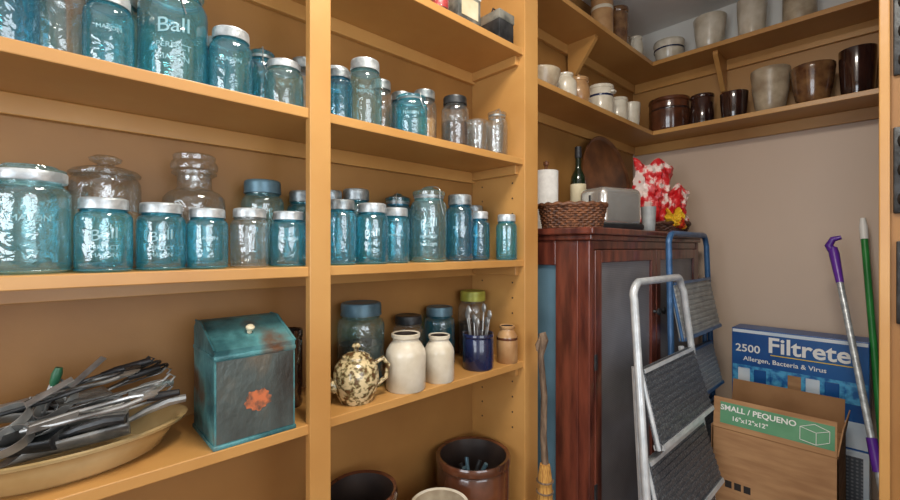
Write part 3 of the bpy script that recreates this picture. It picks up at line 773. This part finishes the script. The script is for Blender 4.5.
B().box((fx0+.17,fy0-.002,fz1-.124),(fx1-.05,fy0,fz1-.120),YEL).done('print_underline',parent=fb,smooth=False)
flat_text('print_size','20-20-1',.06,INK,(fx0+.34,fy0-.002,fz0+.085),RX,fb,.001)
b=B()
for k in range(3):
    y0_=2.69+k*.06; b.box((-.64,y0_,.0),(-.11,y0_+.052,fz0),FWHITE,.003)
    b.box((-.615,y0_-.001,.025),(-.13,y0_+.003,fz0-.025),FMESH)
b.done('air_filter_stack',smooth=False)
b=B(); bx0,bx1,by0,by1=-.60,-.175,2.20,2.50; bz0,bz1=.26,E-.80
t_=.004
b.box((bx0,by0,bz0),(bx1,by0+t_,bz1),CARD).box((bx0,by1-t_,bz0),(bx1,by1,bz1),CARD).box((bx0,by0,bz0),(bx0+t_,by1,bz1),CARD).box((bx1-t_,by0,bz0),(bx1,by1,bz1),CARD).box((bx0,by0,bz0),(bx1,by1,bz0+t_),CARD)
mt=Matrix.Translation((0,by0,bz1))@Matrix.Rotation(math.radians(-6),4,'X')
b.box((bx0+.004,0,0),(bx1-.004,t_,.130),CARD,0,mt)
b.box((bx0+.03,-.0015,.02),(bx1-.01,0,.112),GREENP,0,mt)
mt2=Matrix.Translation((0,by1,bz1))@Matrix.Rotation(math.radians(-12),4,'X')
b.box((bx0+.004,-t_,0),(bx1-.004,0,.145),CARDI,0,mt2)
mt3=Matrix.Translation((bx1,0,bz1))@Matrix.Rotation(math.radians(8),4,'Y')
b.box((-t_,by0+.006,0),(0,by1-.006,.11),CARD,0,mt3)
b.box((bx0-.006,by0+.006,bz1-.13),(bx0-.002,by1-.006,bz1),CARD)
b.box((bx0,by0-.0006,bz1-.006),(bx1,by0,bz1-.002),CARDI)
mb=b.done('moving_box',smooth=False)
def flaptext(nm,body,size,x,z,bold=0):
    return flat_text(nm,body,size,WHITEP,mt@Vector((x,-.0025,z)),(math.pi/2-math.radians(6),0,0),mb,bold)
flaptext('print_title','SMALL / PEQUENO',.032,bx0+.165,.088,.0006)
flaptext('print_size','16"x12"x12"',.026,bx0+.14,.048,.0004)
b=B(); q=[(0,0),(.05,-.008),(.09,.012),(.09,.055),(.045,.07),(0,.05)]
def L2(p_,q_): b.tube([mt@Vector((bx1-.115+p_[0],-.003,.034+p_[1])),mt@Vector((bx1-.115+q_[0],-.003,.034+q_[1]))],.0012,WHITEP,4)
for k in range(6): L2(q[k],q[(k+1)%6])
L2((0,.05),(.05,.038)); L2((.05,.038),(.09,.055)); L2((.05,.038),(.05,-.008))
b.done('print_drawing',parent=mb)
for k in range(3):
    B().box((bx0+.05+k*.035,by0-.0015,bz0+.10),(bx0+.075+k*.035,by0,bz0+.13),INK).done('print_icon',parent=mb,smooth=False)
b=B(); b.box((bx0-.005,by0-.01,0),(bx1+.005,by1+.01,bz0),CARD,.004); b.box((bx0-.006,by0+.13,bz0-.06),(bx0-.004,by0+.19,bz0),LABEL); b.box(((bx0+bx1)/2-.0015,by0-.0108,.0),((bx0+bx1)/2+.0015,by0-.0098,bz0),CARDI)
b.done('cardboard_box',smooth=False)

# ------------------------------------------------------------------ mop, broom, straw broom
def lerp(a,b_,t): return tuple(a[k]+(b_[k]-a[k])*t for k in range(3))
P0=(-.225,2.60,E); P1=(.03,2.09,.03)
b=B()
b.tube([lerp(P0,P1,.10),lerp(P0,P1,.94)],.012,ZINCL,10)
b.tube([lerp(P0,P1,0),lerp(P0,P1,.02),lerp(P0,P1,.11)],[.016,.019,.014],PURP,12)
h0=Vector(P0)
b.tube([h0+Vector((.002,0,-.02)),h0+Vector((-.014,.0,.012)),h0+Vector((.0,0,.04)),h0+Vector((.028,0,.048))],[.017,.016,.013,.009],PURP,10)
b.tube([lerp(P0,P1,.53),lerp(P0,P1,.61)],[.017,.017],PURP,12)
b.tube([lerp(P0,P1,.92),P1],[.016,.02],PURP,12)
b.box((P1[0]-.13,P1[1]-.05,0),(P1[0]+.13,P1[1]+.05,.028),PURP,.008)
b.done('spray_mop')
Q0=(-.140,2.85,E+.143); Q1=(-.045,2.60,.22)
b=B()
b.tube([lerp(Q0,Q1,.05),Q1],.0135,GRNP,10); b.tube([Q0,lerp(Q0,Q1,.03),lerp(Q0,Q1,.075)],[.010,.016,.015],WHITEP,12)
b.tube([Q1,(Q1[0]+.005,Q1[1]-.01,.14)],[.02,.05],GRNP,14)
b.lathe([(.05,.15),(.075,0),(0,0)],STRAW,(Q1[0]+.005,Q1[1]-.01,0),24,sx=1.3,sy=.6)
b.done('broom')
b=B()
b.tube([(-.925,1.34,E-.315),(-.915,1.34,E-.34),(-.93,1.34,E-.40),(-.918,1.345,E-.55),(-.925,1.35,E-.70),(-.915,1.35,E-.84)],[.014,.016,.011,.012,.012,.014],WEATH,10)
b.tube([(-.925,1.335,E-.33),(-.935,1.325,E-.36),(-.93,1.32,E-.38)],[.008,.008,.004],WEATH,8)
b.lathe([(.0,.62),(.018,.62),(.024,.58),(.028,.5),(.04,.3),(.055,.1),(.065,0),(0,0)],STRAW,(-.915,1.345,0),28,ripple=.03)
for zz in (.56,.52,.47): b.tube([(-.915+.029*math.cos(2*math.pi*k/20),1.345+.029*math.sin(2*math.pi*k/20),zz) for k in range(20)],.0035,WEATH,6,closed=True)
b.done('straw_broom')

def mould(x,z,w,h,rows,cols,name):
    b=B(); b.box((0,-.012,0),(w,0,h),DARKST,.004)
    for i_ in range(rows):
        for j_ in range(cols):
            cx=w*(j_+.5)/cols; cz=h*(i_+.5)/rows; rr=min(w/cols,h/rows)*.4
            b.lathe([(rr,0),(rr*.95,.012),(rr*.7,.022),(0,.026)],DARKST,(cx,-.012,cz),18,rot=Matrix.Rotation(math.pi/2,4,'X'))
    b.tube([(w/2,-.004,h),(w/2,-.01,h+.015),(w/2,-.002,h+.03)],.003,STEEL,6)
    return b.done(name,(x,1.80,z))
mould(-.024,E+.50,.17,.25,3,2,'muffin_tin')
mould(-.024,E+.10,.16,.25,3,2,'muffin_tin')
mould(-.018,E-.22,.16,.24,4,1,'corn_stick_pan')

# ------------------------------------------------------------------ lights
def area(name, loc, rot, sx, sy, power, col):
    l=bpy.data.lights.new(name,'AREA'); l.shape='RECTANGLE'; l.size=sx; l.size_y=sy; l.energy=power; l.color=col
    o=bpy.data.objects.new(name,l); COL.objects.link(o); o.location=loc; o.rotation_euler=rot; return o
area('daylight_window_1',(1.58,.1,1.65),(0,math.radians(90),0),1.4,1.6,30,(.90,.95,1.0))
area('daylight_window_2',(0,-2.28,1.65),(math.radians(90),0,0),1.8,1.4,46,(.90,.95,1.0))
area('added_top_fill',(-.25,.55,ZC-.03),(0,0,0),.5,.5,36,(1.0,.92,.80))  # unseen lamp added overhead to warm and even out the light
w=bpy.data.worlds.new('world'); scene.world=w; w.use_nodes=True
w.node_tree.nodes['Background'].inputs[0].default_value=(.75,.85,1,1); w.node_tree.nodes['Background'].inputs[1].default_value=1.0
scene.view_settings.view_transform='Standard'

# ------------------------------------------------------------------ camera
cam=bpy.data.cameras.new('camera'); co=bpy.data.objects.new('camera',cam); COL.objects.link(co)
co.location=(0,0,E); co.rotation_euler=(math.radians(90),0,math.radians(46.7))
cam.sensor_width=36; cam.lens=429/900*36; cam.shift_y=-2/900; cam.clip_start=.02
scene.camera=co
